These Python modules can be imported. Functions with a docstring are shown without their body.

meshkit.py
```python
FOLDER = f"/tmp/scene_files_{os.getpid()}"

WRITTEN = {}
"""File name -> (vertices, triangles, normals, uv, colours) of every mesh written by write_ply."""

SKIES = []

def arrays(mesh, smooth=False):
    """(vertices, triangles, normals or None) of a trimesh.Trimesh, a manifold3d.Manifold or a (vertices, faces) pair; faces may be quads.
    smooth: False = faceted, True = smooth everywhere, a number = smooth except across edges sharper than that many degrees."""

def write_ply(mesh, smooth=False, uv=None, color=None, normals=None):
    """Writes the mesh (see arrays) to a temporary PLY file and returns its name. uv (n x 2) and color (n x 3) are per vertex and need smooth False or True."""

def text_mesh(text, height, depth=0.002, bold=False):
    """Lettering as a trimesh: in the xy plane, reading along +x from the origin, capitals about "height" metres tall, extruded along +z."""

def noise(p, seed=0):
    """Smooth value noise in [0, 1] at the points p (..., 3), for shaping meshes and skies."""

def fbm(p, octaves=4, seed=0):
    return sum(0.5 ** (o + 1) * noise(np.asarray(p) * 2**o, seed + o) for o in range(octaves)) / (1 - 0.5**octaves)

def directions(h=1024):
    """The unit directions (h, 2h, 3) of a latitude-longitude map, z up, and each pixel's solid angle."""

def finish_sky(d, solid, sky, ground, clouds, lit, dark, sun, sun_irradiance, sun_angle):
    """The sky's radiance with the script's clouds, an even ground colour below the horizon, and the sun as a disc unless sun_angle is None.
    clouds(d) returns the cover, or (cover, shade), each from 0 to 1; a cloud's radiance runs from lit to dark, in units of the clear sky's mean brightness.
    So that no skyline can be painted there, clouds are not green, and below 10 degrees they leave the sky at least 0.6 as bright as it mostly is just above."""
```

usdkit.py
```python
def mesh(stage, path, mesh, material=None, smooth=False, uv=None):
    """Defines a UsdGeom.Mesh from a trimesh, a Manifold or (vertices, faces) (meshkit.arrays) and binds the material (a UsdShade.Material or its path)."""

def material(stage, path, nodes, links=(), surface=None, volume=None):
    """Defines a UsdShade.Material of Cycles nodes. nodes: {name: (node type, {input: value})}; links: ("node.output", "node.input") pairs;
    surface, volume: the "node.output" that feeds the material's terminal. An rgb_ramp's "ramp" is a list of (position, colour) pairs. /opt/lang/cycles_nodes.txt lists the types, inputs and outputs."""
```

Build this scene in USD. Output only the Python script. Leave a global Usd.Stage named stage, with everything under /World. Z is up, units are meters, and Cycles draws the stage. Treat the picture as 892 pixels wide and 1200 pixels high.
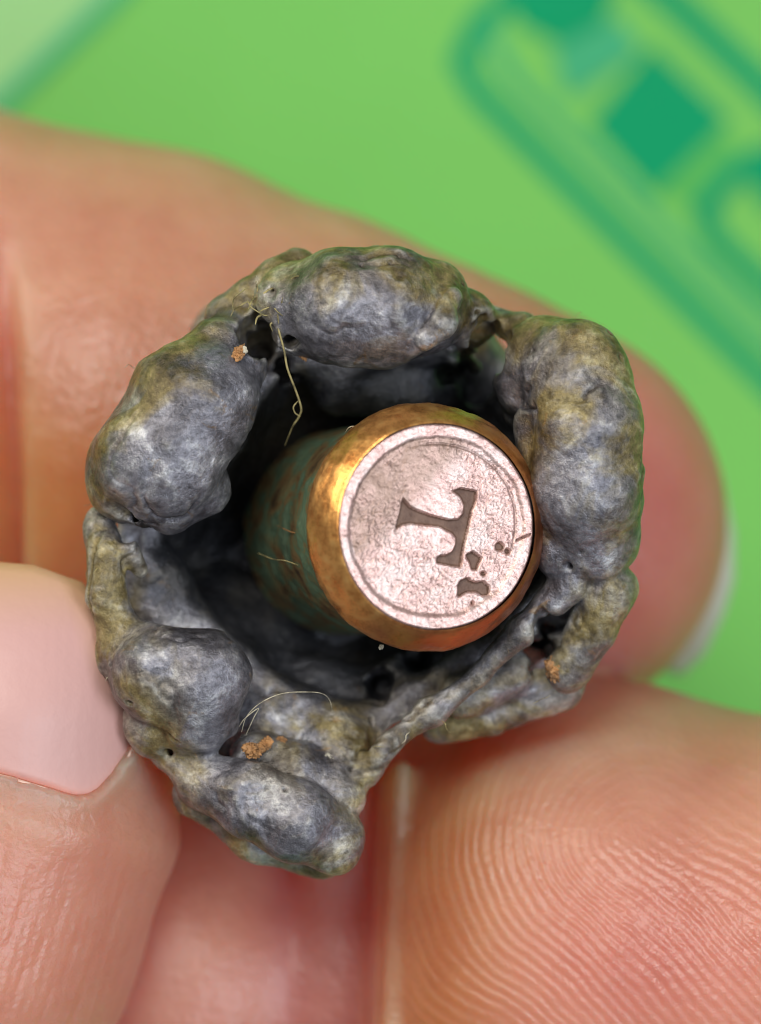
import math, numpy as np, trimesh, shapely, usdkit, meshkit
from scipy import ndimage
from scipy.interpolate import PchipInterpolator
from scipy.spatial import cKDTree
from shapely.geometry import Polygon
from pxr import Usd, UsdGeom, UsdLux, UsdShade, Sdf, Gf, Vt

# ------------------------------------------------------------------ stage, camera, lamps
stage = Usd.Stage.CreateInMemory()
UsdGeom.SetStageUpAxis(stage, "Z"); UsdGeom.SetStageMetersPerUnit(stage, 1.0)
UsdGeom.Xform.Define(stage, "/World"); UsdGeom.Scope.Define(stage, "/World/Looks")
MM = 0.001
D = 150.0                      # camera height above the bullet's stamped face, mm
PX = 0.026                     # mm at that height per pixel of the 892 x 1200 photograph
cam = UsdGeom.Camera.Define(stage, "/World/camera")
cam.AddTranslateOp().Set(Gf.Vec3d(0, 0, (D) * MM))
cam.CreateFocalLengthAttr(100.0)
cam.CreateHorizontalApertureAttr(892 * PX * 100.0 / D)
cam.CreateClippingRangeAttr((0.01, 10.0))
cam.CreateFStopAttr(19.5)
cam.CreateFocusDistanceAttr((D + 1.3) * MM)
cam.CreateExposureAttr(-0.1)

usdkit.material(stage, "/World/Looks/room_light", {"b": ("background_shader", {"color": (0.86, 0.93, 1.0), "strength": 0.19})}, surface="b.background")
dome = UsdLux.DomeLight.Define(stage, "/World/room_light")
UsdShade.MaterialBindingAPI.Apply(dome.GetPrim()).Bind(UsdShade.Material.Get(stage, "/World/Looks/room_light"))

def lamp(name, pos, target, w, h, power, color):
    l = UsdLux.RectLight.Define(stage, "/World/" + name)
    p, t = np.array(pos, float), np.array(target, float)
    z = (p - t) / np.linalg.norm(p - t); up = np.array([0, 1.0, 0.02])
    x = np.cross(up, z); x /= np.linalg.norm(x); y = np.cross(z, x)
    l.AddTransformOp().Set(Gf.Matrix4d(*x, 0, *y, 0, *z, 0, *(p * MM), 1))
    l.CreateWidthAttr(w * MM); l.CreateHeightAttr(h * MM)
    l.CreateIntensityAttr(power); l.CreateColorAttr(Gf.Vec3f(*color))

lamp("softbox", (-55, 150, 310), (0, 0, -5), 140, 120, 13.5, (1.0, 0.96, 0.90))
lamp("window_lamp", (165, -45, 255), (0, 0, -5), 120, 140, 10.0, (0.84, 0.91, 1.0))
lamp("side_lamp", (-250, 180, 150), (0, 0, -5), 110, 110, 11.0, (1.0, 0.90, 0.74))

# ------------------------------------------------------------------ helpers
RNG = np.random.default_rng(7)
T = Sdf.ValueTypeNames

def at(px, py, z=0.0):
    """The point (mm) at height z that stands behind a pixel of the photograph."""
    k = PX * (D - z) / D
    return np.array([(px - 446) * k, (600 - py) * k, z])

def to_px(v):
    k = PX * (D - v[:, 2]) / D
    return v[:, 0] / k + 446, 600 - v[:, 1] / k

def tag(p, label=None, cat=None, group=None, kind=None):
    p = p.GetPrim() if hasattr(p, "GetPrim") else p
    for k, x in (("label", label), ("category", cat), ("group", group), ("kind", kind)):
        if x: p.SetCustomDataByKey(k, x)
    return p

def thing(name, label, cat, group=None):
    return tag(UsdGeom.Xform.Define(stage, "/World/" + name), label, cat, group)

def numbered(parent, name):
    path, i = f"{parent}/{name}", 0
    while stage.GetPrimAtPath(path):
        i += 1; path = f"{parent}/{name}_{i:03d}"
    return path

def vnormals(v, f):
    n = np.zeros_like(v); c = np.cross(v[f[:, 1]] - v[f[:, 0]], v[f[:, 2]] - v[f[:, 0]])
    for k in range(3): 
        for a in range(3): n[:, a] += np.bincount(f[:, k], c[:, a], len(v))
    return n / np.maximum(np.linalg.norm(n, axis=1, keepdims=True), 1e-20)

def put(parent, name, v, f, mat, normals=None, data=None, label=None):
    """One Mesh prim (v in mm), with its own per-vertex float primvars."""
    used = np.unique(f); remap = np.zeros(len(v), int); remap[used] = np.arange(len(used))
    n = vnormals(v, f) if normals is None else normals
    path = numbered(str(parent.GetPath()) if parent else "/World", name)
    m = UsdGeom.Mesh.Define(stage, path); g = remap[f]
    m.CreatePointsAttr(Vt.Vec3fArray.FromNumpy((v[used] * MM).astype(np.float32)))
    m.CreateFaceVertexCountsAttr(Vt.IntArray.FromNumpy(np.full(len(g), 3, np.int32)))
    m.CreateFaceVertexIndicesAttr(Vt.IntArray.FromNumpy(g.astype(np.int32).ravel()))
    m.CreateSubdivisionSchemeAttr("none")
    m.CreateNormalsAttr(Vt.Vec3fArray.FromNumpy(n[used].astype(np.float32))); m.SetNormalsInterpolation("vertex")
    for k, x in (data or {}).items():
        UsdGeom.PrimvarsAPI(m).CreatePrimvar(k, T.FloatArray, "vertex").Set(Vt.FloatArray.FromNumpy(np.asarray(x)[used].astype(np.float32)))
    UsdShade.MaterialBindingAPI.Apply(m.GetPrim()).Bind(UsdShade.Material.Get(stage, "/World/Looks/" + mat))
    if label: tag(m, label)
    return m.GetPrim()

def surface_nets(vol, xs, ys, zs):
    """A closed mesh of the surface vol = 0 (inside negative) on a rectilinear grid."""
    s = vol < 0
    c = [(i, j, k) for i in (0, 1) for j in (0, 1) for k in (0, 1)]
    nx, ny, nz = vol.shape
    cnt = np.zeros((nx - 1, ny - 1, nz - 1), np.uint8)
    for i, j, k in c: cnt += s[i:nx - 1 + i, j:ny - 1 + j, k:nz - 1 + k]
    act = np.argwhere((cnt > 0) & (cnt < 8)); del cnt
    ids = np.full((nx - 1, ny - 1, nz - 1), -1, np.int32)
    ids[act[:, 0], act[:, 1], act[:, 2]] = np.arange(len(act))
    val = np.stack([vol[act[:, 0] + i, act[:, 1] + j, act[:, 2] + k] for i, j, k in c], 1)
    acc, num = np.zeros((len(act), 3)), np.zeros(len(act)); cc = np.array(c, float)
    for a in range(8):
        for b in range(a + 1, 8):
            if np.abs(cc[a] - cc[b]).sum() != 1: continue
            va, vb = val[:, a], val[:, b]; m = (va < 0) != (vb < 0)
            t = va[m] / (va[m] - vb[m])
            acc[m] += cc[a] + t[:, None] * (cc[b] - cc[a]); num[m] += 1
    loc = acc / num[:, None]
    v = np.stack([g[act[:, d]] + loc[:, d] * (g[act[:, d] + 1] - g[act[:, d]]) for d, g in enumerate((xs, ys, zs))], 1)
    quads = []
    for d in range(3):
        o, u = (d + 1) % 3, (d + 2) % 3
        sl0, sl1 = [slice(None)] * 3, [slice(None)] * 3
        sl0[d], sl1[d] = slice(0, -1), slice(1, None)
        for w in (o, u): sl0[w] = sl1[w] = slice(1, -1)
        a, b = s[tuple(sl0)], s[tuple(sl1)]
        e = np.argwhere(a != b); flip = ~a[e[:, 0], e[:, 1], e[:, 2]]
        off = np.zeros(3, int); off[o] = off[u] = 1; e = e + off
        def cell(p, q):
            k = e.copy(); k[:, o] -= p; k[:, u] -= q
            return ids[k[:, 0], k[:, 1], k[:, 2]]
        q = np.stack([cell(1, 1), cell(0, 1), cell(0, 0), cell(1, 0)], 1)
        q[flip] = q[flip][:, ::-1]; quads.append(q)
    q = np.vstack(quads); q = q[(q >= 0).all(1)]
    return v, np.vstack([q[:, [0, 1, 2]], q[:, [0, 2, 3]]])

def smooth_mesh(v, f, rounds=2, lam=0.5):
    from scipy.sparse import coo_matrix, diags
    i = np.concatenate([f[:, 0], f[:, 1], f[:, 2]]); j = np.concatenate([f[:, 1], f[:, 2], f[:, 0]])
    A = coo_matrix((np.ones(2 * len(i)), (np.r_[i, j], np.r_[j, i])), shape=(len(v),) * 2).tocsr(); A.data[:] = 1
    A = diags(1 / np.maximum(np.asarray(A.sum(1)).ravel(), 1)) @ A
    for _ in range(rounds):
        v = v + lam * (A @ v - v); v = v - (lam + 0.02) * (A @ v - v)
    return v, A

def seg_sdf(P, a, b, ra, rb, flat=1.0):
    """Distance to a tapered capsule; flat < 1 squashes it along z."""
    d = b - a; t = np.clip(((P[0] - a[0]) * d[0] + (P[1] - a[1]) * d[1] + (P[2] - a[2]) * d[2]) / max(d @ d, 1e-9), 0, 1)
    q = (P[0] - a[0] - t * d[0]) ** 2 + (P[1] - a[1] - t * d[1]) ** 2 + ((P[2] - a[2] - t * d[2]) / flat) ** 2
    return np.sqrt(q) - (ra + t * (rb - ra))

def smin(a, b, k):
    if k <= 0: return np.minimum(a, b)
    h = np.maximum(k - np.abs(a - b), 0) / k
    return np.minimum(a, b) - h * h * k * 0.25

def grid_of(xs, ys, zs, lo, hi):
    sl = tuple(slice(max(np.searchsorted(g, l) - 1, 0), np.searchsorted(g, h) + 1) for g, l, h in zip((xs, ys, zs), lo, hi))
    return sl, (xs[sl[0]][:, None, None], ys[sl[1]][None, :, None], zs[sl[2]][None, None, :])

def tube(pts, r, sides=6, sub=6):
    """A thin round strand through the points (Catmull-Rom), tapered at both ends."""
    p = np.array(pts, float); q = np.vstack([2 * p[0] - p[1], p, 2 * p[-1] - p[-2]]); out = []
    for i in range(len(p) - 1):
        for t in np.arange(sub) / sub:
            a, b, c, d = q[i:i + 4]
            out.append(0.5 * (2 * b + (c - a) * t + (2 * a - 5 * b + 4 * c - d) * t ** 2 + (3 * b - a - 3 * c + d) * t ** 3))
    out = np.vstack([out, p[-1]]); n = len(out); tan = np.gradient(out, axis=0); tan /= np.linalg.norm(tan, axis=1, keepdims=True)
    ref = np.cross(tan, [0.31, 0.17, 0.93]); ref /= np.linalg.norm(ref, axis=1, keepdims=True); bi = np.cross(tan, ref)
    rad = r * np.minimum(1, 0.35 + 4 * np.minimum(np.linspace(0, 1, n), np.linspace(1, 0, n)))
    an = np.arange(sides) / sides * 2 * np.pi
    v = (out[:, None] + rad[:, None, None] * (np.cos(an)[None, :, None] * ref[:, None] + np.sin(an)[None, :, None] * bi[:, None])).reshape(-1, 3)
    f = []
    for i in range(n - 1):
        for j in range(sides):
            a, b = i * sides + j, i * sides + (j + 1) % sides
            f += [(a, b, b + sides), (a, b + sides, a + sides)]
    f += [(0, j + 1, j) for j in range(1, sides - 1)] + [((n - 1) * sides, (n - 1) * sides + j, (n - 1) * sides + j + 1) for j in range(1, sides - 1)]
    return v, np.array(f)

# ------------------------------------------------------------------ materials
def mat(name, nodes, links, surface="p.BSDF"):
    return usdkit.material(stage, "/World/Looks/" + name, nodes, links, surface=surface)

def noise_n(scale, detail=4, rough=0.6, dist=0.0):
    return ("noise_texture", {"scale": scale, "detail": detail, "roughness": rough, "distortion": dist})

# skin: pulp ridges come from the "ridge" phase, redness from "flush", warm tone and painted shade from "tan"
mat("skin", {
    "g": ("geometry", {}),
    "ridge": ("attribute", {"attribute": "ridge"}), "amp": ("attribute", {"attribute": "ridge_amount"}), "flush": ("attribute", {"attribute": "flush"}), "tan": ("attribute", {"attribute": "tan"}),
    "n1": noise_n(260, 4, 0.6), "n2": noise_n(1400, 4, 0.65), "vor": ("voronoi_texture", {"scale": 2600, "feature": "distance_to_edge"}),
    "base": ("mix_color", {"a": (0.68, 0.36, 0.232), "b": (0.60, 0.205, 0.165)}),
    "warm_shade": ("mix_color", {"b": (0.62, 0.27, 0.095)}),
    "mot": ("rgb_ramp", {"ramp": [(0.3, (0.90, 0.80, 0.79)), (0.7, (1.06, 1.10, 1.10))]}), "mul": ("mix_color", {"blend_type": "multiply", "fac": 1.0, "use_clamp": False}),
    "sin": ("math", {"math_type": "sine"}), "sh": ("math", {"math_type": "multiply"}), 
    "brk": ("math", {"math_type": "multiply"}), "brk2": ("map_range", {"from_min": 0.3, "from_max": 0.65, "to_min": 0.45, "to_max": 1.0, "clamp": True}),
    "groove": ("map_range", {"from_min": -1, "from_max": 0.3, "to_min": 0.17, "to_max": 0.0, "clamp": True}),
    "red": ("mix_color", {"b": (0.52, 0.16, 0.10)}),
    "h1": ("math", {"math_type": "multiply", "value2": 0.000023}),
    "vh": ("math", {"math_type": "multiply", "value2": 0.000028}), "nh": ("math", {"math_type": "multiply", "value2": 0.00008}),
    "s1": ("math", {"math_type": "add"}), "s2": ("math", {"math_type": "add"}),
    "bump": ("bump", {"strength": 1.0, "distance": 1.0}),
    "rr": ("map_range", {"from_min": 0.3, "from_max": 0.7, "to_min": 0.32, "to_max": 0.46}),
    "p": ("principled_bsdf", {"subsurface_weight": 1.0, "subsurface_method": "random_walk", "subsurface_scale": 0.0011, "subsurface_radius": (1.0, 0.35, 0.20), "specular_ior_level": 0.65}),
}, [("g.position", "n1.vector"), ("g.position", "n2.vector"), ("g.position", "vor.vector"),
    ("flush.fac", "base.fac"), ("base.result", "warm_shade.a"), ("tan.fac", "warm_shade.fac"),
    ("n1.fac", "mot.fac"), ("warm_shade.result", "mul.a"), ("mot.color", "mul.b"),
    ("ridge.fac", "sin.value1"), ("sin.value", "sh.value1"), ("amp.fac", "sh.value2"), ("n2.fac", "brk2.value"), ("sh.value", "brk.value1"), ("brk2.result", "brk.value2"),
    ("brk.value", "groove.value"), ("mul.result", "red.a"), ("groove.result", "red.fac"),
    ("brk.value", "h1.value1"), ("vor.distance", "vh.value1"), ("n2.fac", "nh.value1"),
    ("h1.value", "s1.value1"), ("vh.value", "s1.value2"), ("s1.value", "s2.value1"), ("nh.value", "s2.value2"), ("s2.value", "bump.height"),
    ("bump.normal", "p.normal"), ("red.result", "p.base_color"), ("n1.fac", "rr.value"), ("rr.result", "p.roughness")])

mat("nail", {
    "g": ("geometry", {}), "edge": ("attribute", {"attribute": "free_edge"}), "n": noise_n(300, 3), "n2": noise_n(2500, 3),
    "c": ("mix_color", {"a": (0.68, 0.395, 0.36), "b": (0.62, 0.38, 0.14)}),
    "rr": ("map_range", {"from_min": 0.3, "from_max": 0.7, "to_min": 0.40, "to_max": 0.50}),
    "b": ("bump", {"strength": 1.0, "distance": 0.00002}),
    "p": ("principled_bsdf", {"specular_ior_level": 0.4}),
}, [("g.position", "n.vector"), ("g.position", "n2.vector"), ("edge.fac", "c.fac"), ("c.result", "p.base_color"), ("n.fac", "rr.value"), ("rr.result", "p.roughness"), ("n2.fac", "b.height"), ("b.normal", "p.normal")])

mat("cuticle", {"g": ("geometry", {}), "n": noise_n(2500, 3), "c": ("rgb_ramp", {"ramp": [(0.3, (0.66, 0.38, 0.29)), (0.7, (0.86, 0.68, 0.58))]}), "p": ("principled_bsdf", {"roughness": 0.45})}, [("g.position", "n.vector"), ("n.fac", "c.fac"), ("c.color", "p.base_color")])
mat("nail_edge", {"p": ("principled_bsdf", {"base_color": (0.66, 0.66, 0.54), "roughness": 0.4})}, [])
# lead: grey metal under olive and ochre crust, pale oxide where it is rubbed
mat("lead", {
    "g": ("geometry", {}), "cav": ("attribute", {"attribute": "hollow"}), "cavity_shade": ("attribute", {"attribute": "cavity_shade"}), "crust": ("attribute", {"attribute": "crust"}),
    "n1": noise_n(420, 5, 0.62, 0.6), "n2": noise_n(620, 8, 0.70, 0.4), "n3": noise_n(4200, 5, 0.72), "n4": noise_n(700, 4, 0.65, 1.5), "fa": ("attribute", {"attribute": "flow_a"}), "fb": ("attribute", {"attribute": "flow_b"}), "fc": ("attribute", {"attribute": "flow_c"}), "fv": ("combine_xyz", {}),
    "map": ("mapping", {"mapping_type": "point", "location": (0.31, 0.77, 0.13)}),
    "grey": ("rgb_ramp", {"ramp": [(0.30, (0.06, 0.056, 0.062)), (0.43, (0.145, 0.14, 0.16)), (0.56, (0.28, 0.275, 0.31)), (0.68, (0.60, 0.60, 0.62))]}),
    "olive": ("rgb_ramp", {"ramp": [(0.30, (0.035, 0.026, 0.014)), (0.43, (0.12, 0.088, 0.036)), (0.56, (0.26, 0.205, 0.085)), (0.68, (0.50, 0.43, 0.25))]}),
    "cf": ("rgb_ramp", {"ramp": [(0.43, (0, 0, 0)), (0.60, (1, 1, 1))]}), "cfa": ("math", {"math_type": "add", "use_clamp": True}), "crs": ("math", {"math_type": "multiply_add", "value2": 1.5, "value3": -0.95}),
    "m1": ("mix_color", {}),
    "och": ("rgb_ramp", {"ramp": [(0.63, (0, 0, 0)), (0.72, (1, 1, 1))]}), "ochf": ("math", {"math_type": "multiply", "value2": 0.7}), "m2": ("mix_color", {"b": (0.30, 0.17, 0.05)}),
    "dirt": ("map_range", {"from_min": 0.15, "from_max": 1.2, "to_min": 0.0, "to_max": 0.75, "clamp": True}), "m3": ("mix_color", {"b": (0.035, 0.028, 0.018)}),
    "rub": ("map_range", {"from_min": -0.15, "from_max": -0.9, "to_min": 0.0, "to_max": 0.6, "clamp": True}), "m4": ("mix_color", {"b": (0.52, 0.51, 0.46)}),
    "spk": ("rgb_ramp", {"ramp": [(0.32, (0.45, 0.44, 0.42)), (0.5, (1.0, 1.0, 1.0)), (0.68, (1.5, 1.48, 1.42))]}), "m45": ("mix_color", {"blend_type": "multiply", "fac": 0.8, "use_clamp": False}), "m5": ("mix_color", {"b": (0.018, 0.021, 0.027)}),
    "metf": ("map_range", {"from_min": 0.0, "from_max": 1.0, "to_min": 0.6, "to_max": 0.25}),
    "rr": ("map_range", {"from_min": 0.3, "from_max": 0.7, "to_min": 0.27, "to_max": 0.44}),
    "b1": ("bump", {"strength": 1.0, "distance": 0.00004}), "b2": ("bump", {"strength": 1.0, "distance": 0.00006}),
    "p": ("principled_bsdf", {"specular_ior_level": 0.6}),
}, [("g.position", "n1.vector"), ("fa.fac", "fv.x"), ("fb.fac", "fv.y"), ("fc.fac", "fv.z"), ("g.position", "n2.vector"), ("g.position", "n3.vector"), ("g.position", "map.vector"), ("map.vector", "n4.vector"),
    ("n2.fac", "grey.fac"), ("n2.fac", "olive.fac"), ("n1.fac", "cf.fac"), ("crust.fac", "crs.value1"), ("cf.color", "cfa.value1"), ("crs.value", "cfa.value2"),
    ("cfa.value", "m1.fac"), ("grey.color", "m1.a"), ("olive.color", "m1.b"),
    ("n4.fac", "och.fac"), ("och.color", "ochf.value1"), ("ochf.value", "m2.fac"), ("m1.result", "m2.a"),
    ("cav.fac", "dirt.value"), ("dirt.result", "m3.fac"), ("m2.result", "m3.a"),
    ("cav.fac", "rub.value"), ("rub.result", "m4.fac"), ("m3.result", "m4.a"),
    ("cavity_shade.fac", "m5.fac"), ("m4.result", "m45.a"), ("n3.fac", "spk.fac"), ("spk.color", "m45.b"), ("m45.result", "m5.a"), ("m5.result", "p.base_color"),
    ("cfa.value", "metf.value"), ("metf.result", "p.metallic"), ("n2.fac", "rr.value"), ("rr.result", "p.roughness"),
    ("n2.fac", "b1.height"), ("n3.fac", "b2.height"), ("b1.normal", "b2.normal"), ("b2.normal", "p.normal")])

# copper jacket, verdigris and grime growing towards its buried end ("depth")
mat("copper", {
    "g": ("geometry", {}), "dep": ("attribute", {"attribute": "depth"}), "n1": noise_n(500, 5, 0.65), "n2": noise_n(2200, 5, 0.7), "n3": noise_n(900, 4, 0.6, 1.0),
    "cu": ("rgb_ramp", {"ramp": [(0.3, (0.72, 0.27, 0.07)), (0.55, (0.92, 0.46, 0.14)), (0.75, (0.97, 0.60, 0.22))]}),
    "green": ("rgb_ramp", {"ramp": [(0.3, (0.06, 0.04, 0.018)), (0.41, (0.20, 0.12, 0.045)), (0.49, (0.17, 0.16, 0.07)), (0.55, (0.10, 0.17, 0.10)), (0.75, (0.20, 0.28, 0.17))]}),
    "df": ("math", {"math_type": "add"}), "nn": ("math", {"math_type": "multiply_add", "value2": 1.6, "value3": -0.8}), "fs": ("map_range", {"from_min": 0.5, "from_max": 0.9, "to_min": 0, "to_max": 1, "clamp": True}),
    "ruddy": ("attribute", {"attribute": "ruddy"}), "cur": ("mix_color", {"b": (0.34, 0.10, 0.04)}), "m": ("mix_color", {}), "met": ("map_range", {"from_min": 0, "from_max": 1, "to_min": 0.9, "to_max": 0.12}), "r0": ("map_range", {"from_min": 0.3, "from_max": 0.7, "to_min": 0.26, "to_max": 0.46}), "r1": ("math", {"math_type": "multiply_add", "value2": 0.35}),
    "b": ("bump", {"strength": 1.0, "distance": 0.000025}), "p": ("principled_bsdf", {}),
}, [("g.position", "n1.vector"), ("g.position", "n2.vector"), ("g.position", "n3.vector"), ("n2.fac", "cu.fac"), ("n3.fac", "green.fac"), ("n1.fac", "nn.value1"), ("nn.value", "df.value1"), ("dep.fac", "df.value2"), ("df.value", "fs.value"),
    ("fs.result", "m.fac"), ("cu.color", "cur.a"), ("ruddy.fac", "cur.fac"), ("cur.result", "m.a"), ("green.color", "m.b"), ("m.result", "p.base_color"), ("fs.result", "met.value"), ("met.result", "p.metallic"),
    ("n2.fac", "r0.value"), ("fs.result", "r1.value1"), ("r0.result", "r1.value3"), ("r1.value", "p.roughness"), ("n2.fac", "b.height"), ("b.normal", "p.normal")])

mat("face_metal", {
    "g": ("geometry", {}), "tar": ("attribute", {"attribute": "tarnish"}), "hol": ("attribute", {"attribute": "hollow"}), "n1": noise_n(1500, 5, 0.7), "n2": noise_n(6000, 4, 0.7),
    "c": ("rgb_ramp", {"ramp": [(0.30, (0.52, 0.31, 0.275)), (0.48, (0.84, 0.56, 0.50)), (0.68, (0.97, 0.78, 0.73))]}),
    "tn": ("math", {"math_type": "multiply_add", "value2": 1.5, "value3": -0.75}), "ta": ("math", {"math_type": "add", "use_clamp": True}),
    "m": ("mix_color", {"b": (0.42, 0.275, 0.215)}), "hd": ("mix_color", {"b": (0.16, 0.09, 0.07)}),
    "rr": ("map_range", {"from_min": 0.3, "from_max": 0.7, "to_min": 0.28, "to_max": 0.42}),
    "b": ("bump", {"strength": 1.0, "distance": 0.00003}), "p": ("principled_bsdf", {"metallic": 0.6}),
}, [("g.position", "n1.vector"), ("g.position", "n2.vector"), ("n1.fac", "c.fac"), ("n1.fac", "tn.value1"), ("tn.value", "ta.value1"), ("tar.fac", "ta.value2"), ("ta.value", "m.fac"), ("c.color", "m.a"),
    ("m.result", "hd.a"), ("hol.fac", "hd.fac"), ("hd.result", "p.base_color"), ("n1.fac", "rr.value"), ("rr.result", "p.roughness"), ("n2.fac", "b.height"), ("b.normal", "p.normal")])
mat("stamp_grime", {"g": ("geometry", {}), "n": noise_n(2500, 4, 0.7), "c": ("rgb_ramp", {"ramp": [(0.3, (0.125, 0.066, 0.046)), (0.7, (0.23, 0.14, 0.10))]}), "b": ("bump", {"strength": 1, "distance": 0.00004}), "p": ("principled_bsdf", {"roughness": 0.6, "metallic": 0.1})},
    [("g.position", "n.vector"), ("n.fac", "c.fac"), ("c.color", "p.base_color"), ("n.fac", "b.height"), ("b.normal", "p.normal")])
for nm, col in (("fibre_straw", (0.36, 0.30, 0.13)), ("fibre_pale", (0.55, 0.50, 0.36)), ("crumb_orange", (0.40, 0.20, 0.075)), ("crumb_pale", (0.50, 0.46, 0.36))):
    mat(nm, {"g": ("geometry", {}), "n": noise_n(3000, 3), "c": ("rgb_ramp", {"ramp": [(0.35, tuple(x * 0.35 for x in col)), (0.5, col), (0.65, tuple(x * 1.5 for x in col))]}), "p": ("principled_bsdf", {"roughness": 0.65})},
        [("g.position", "n.vector"), ("n.fac", "c.fac"), ("c.color", "p.base_color")])
def print_mat(name, col):
    mat(name, {"g": ("geometry", {}), "n": noise_n(60, 3), "c": ("rgb_ramp", {"ramp": [(0.3, tuple(x * 0.96 for x in col)), (0.7, tuple(x * 1.04 for x in col))]}), "p": ("principled_bsdf", {"roughness": 0.55, "specular_ior_level": 0.12})},
        [("g.position", "n.vector"), ("n.fac", "c.fac"), ("c.color", "p.base_color")])
print_mat("mat_green", (0.19, 0.56, 0.115)); print_mat("print_emerald", (0.0, 0.34, 0.135)); print_mat("print_teal", (0.06, 0.44, 0.20)); print_mat("print_leaf", (0.10, 0.47, 0.10)); print_mat("print_pale", (0.34, 0.66, 0.26))

# ------------------------------------------------------------------ the printed mat behind everything
ZB = -49.0
def slab(poly, z, th):
    parts = [trimesh.creation.extrude_polygon(g, th, engine="earcut") for g in getattr(poly, "geoms", [poly])]
    m = trimesh.util.concatenate(parts); return np.array(m.vertices) + [0, 0, z], np.array(m.faces)
def mp(*pts): return Polygon([at(x, y, ZB)[:2] for x, y in pts])
def band(pts, w, cap="round"):
    return shapely.LineString([at(x, y, ZB)[:2] for x, y in pts]).buffer(w * PX * (D - ZB) / D / 2, cap_style=cap, join_style="round")
ground = thing("printed_mat", "bright green mat printed with darker green outlines, lying out of focus behind the hand", "mat")
tag(ground, kind="structure")
put(ground, "mat_sheet", *slab(shapely.box(-150, -150, 150, 150).buffer(4), ZB - 2.0, 2.0), "mat_green")
LAYER = [0]
def printed(name, poly, m, lift=0.0):
    LAYER[0] += 1; put(ground, name, *slab(poly, ZB - 0.02, 0.05 + 0.02 * LAYER[0]), m)
printed("printed_outline", band([(620, -25), (560, 30), (540, 72), (560, 108), (700, 248), (892, 440), (1120, 668)], 28).union(band([(700, -75), (800, 12), (892, 100), (1150, 350)], 33)), "print_emerald")
printed("printed_square", mp((764, 60), (848, 140), (768, 226), (696, 146)).buffer(0.15), "print_emerald")
printed("printed_square", mp((596, -20), (720, -22), (704, 22), (655, 48), (612, 26)).buffer(0.15), "print_emerald")
printed("printed_patch", mp((655, 60), (722, 26), (744, 60), (668, 108)).buffer(0.2), "print_teal")
printed("printed_patch", mp((776, 222), (842, 158), (880, 188), (818, 244)).buffer(0.1), "print_leaf")
printed("printed_ring", band([(905, 180), (862, 200), (824, 246), (838, 280), (905, 345), (980, 380), (1010, 320), (980, 240), (905, 180)], 27).union(mp((868, 196), (905, 178), (940, 215), (900, 250))), "print_emerald")
printed("printed_stripe", band([(575, 40), (600, 90), (892, 385), (1060, 560)], 14), "print_teal", 0.02)
printed("printed_panel", mp((-300, -300), (150, -300), (150, -20), (118, 0), (0, 108), (-300, 390)), "print_pale")
printed("printed_border", band([(185, -60), (128, 0), (0, 122), (-220, 330)], 20), "print_teal", 0.02)

# ------------------------------------------------------------------ the mushroomed bullet
bullet = thing("mushroomed_bullet", "fired bullet with grey lead peeled back in lobes around its copper base stamped T", "bullet")

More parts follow.
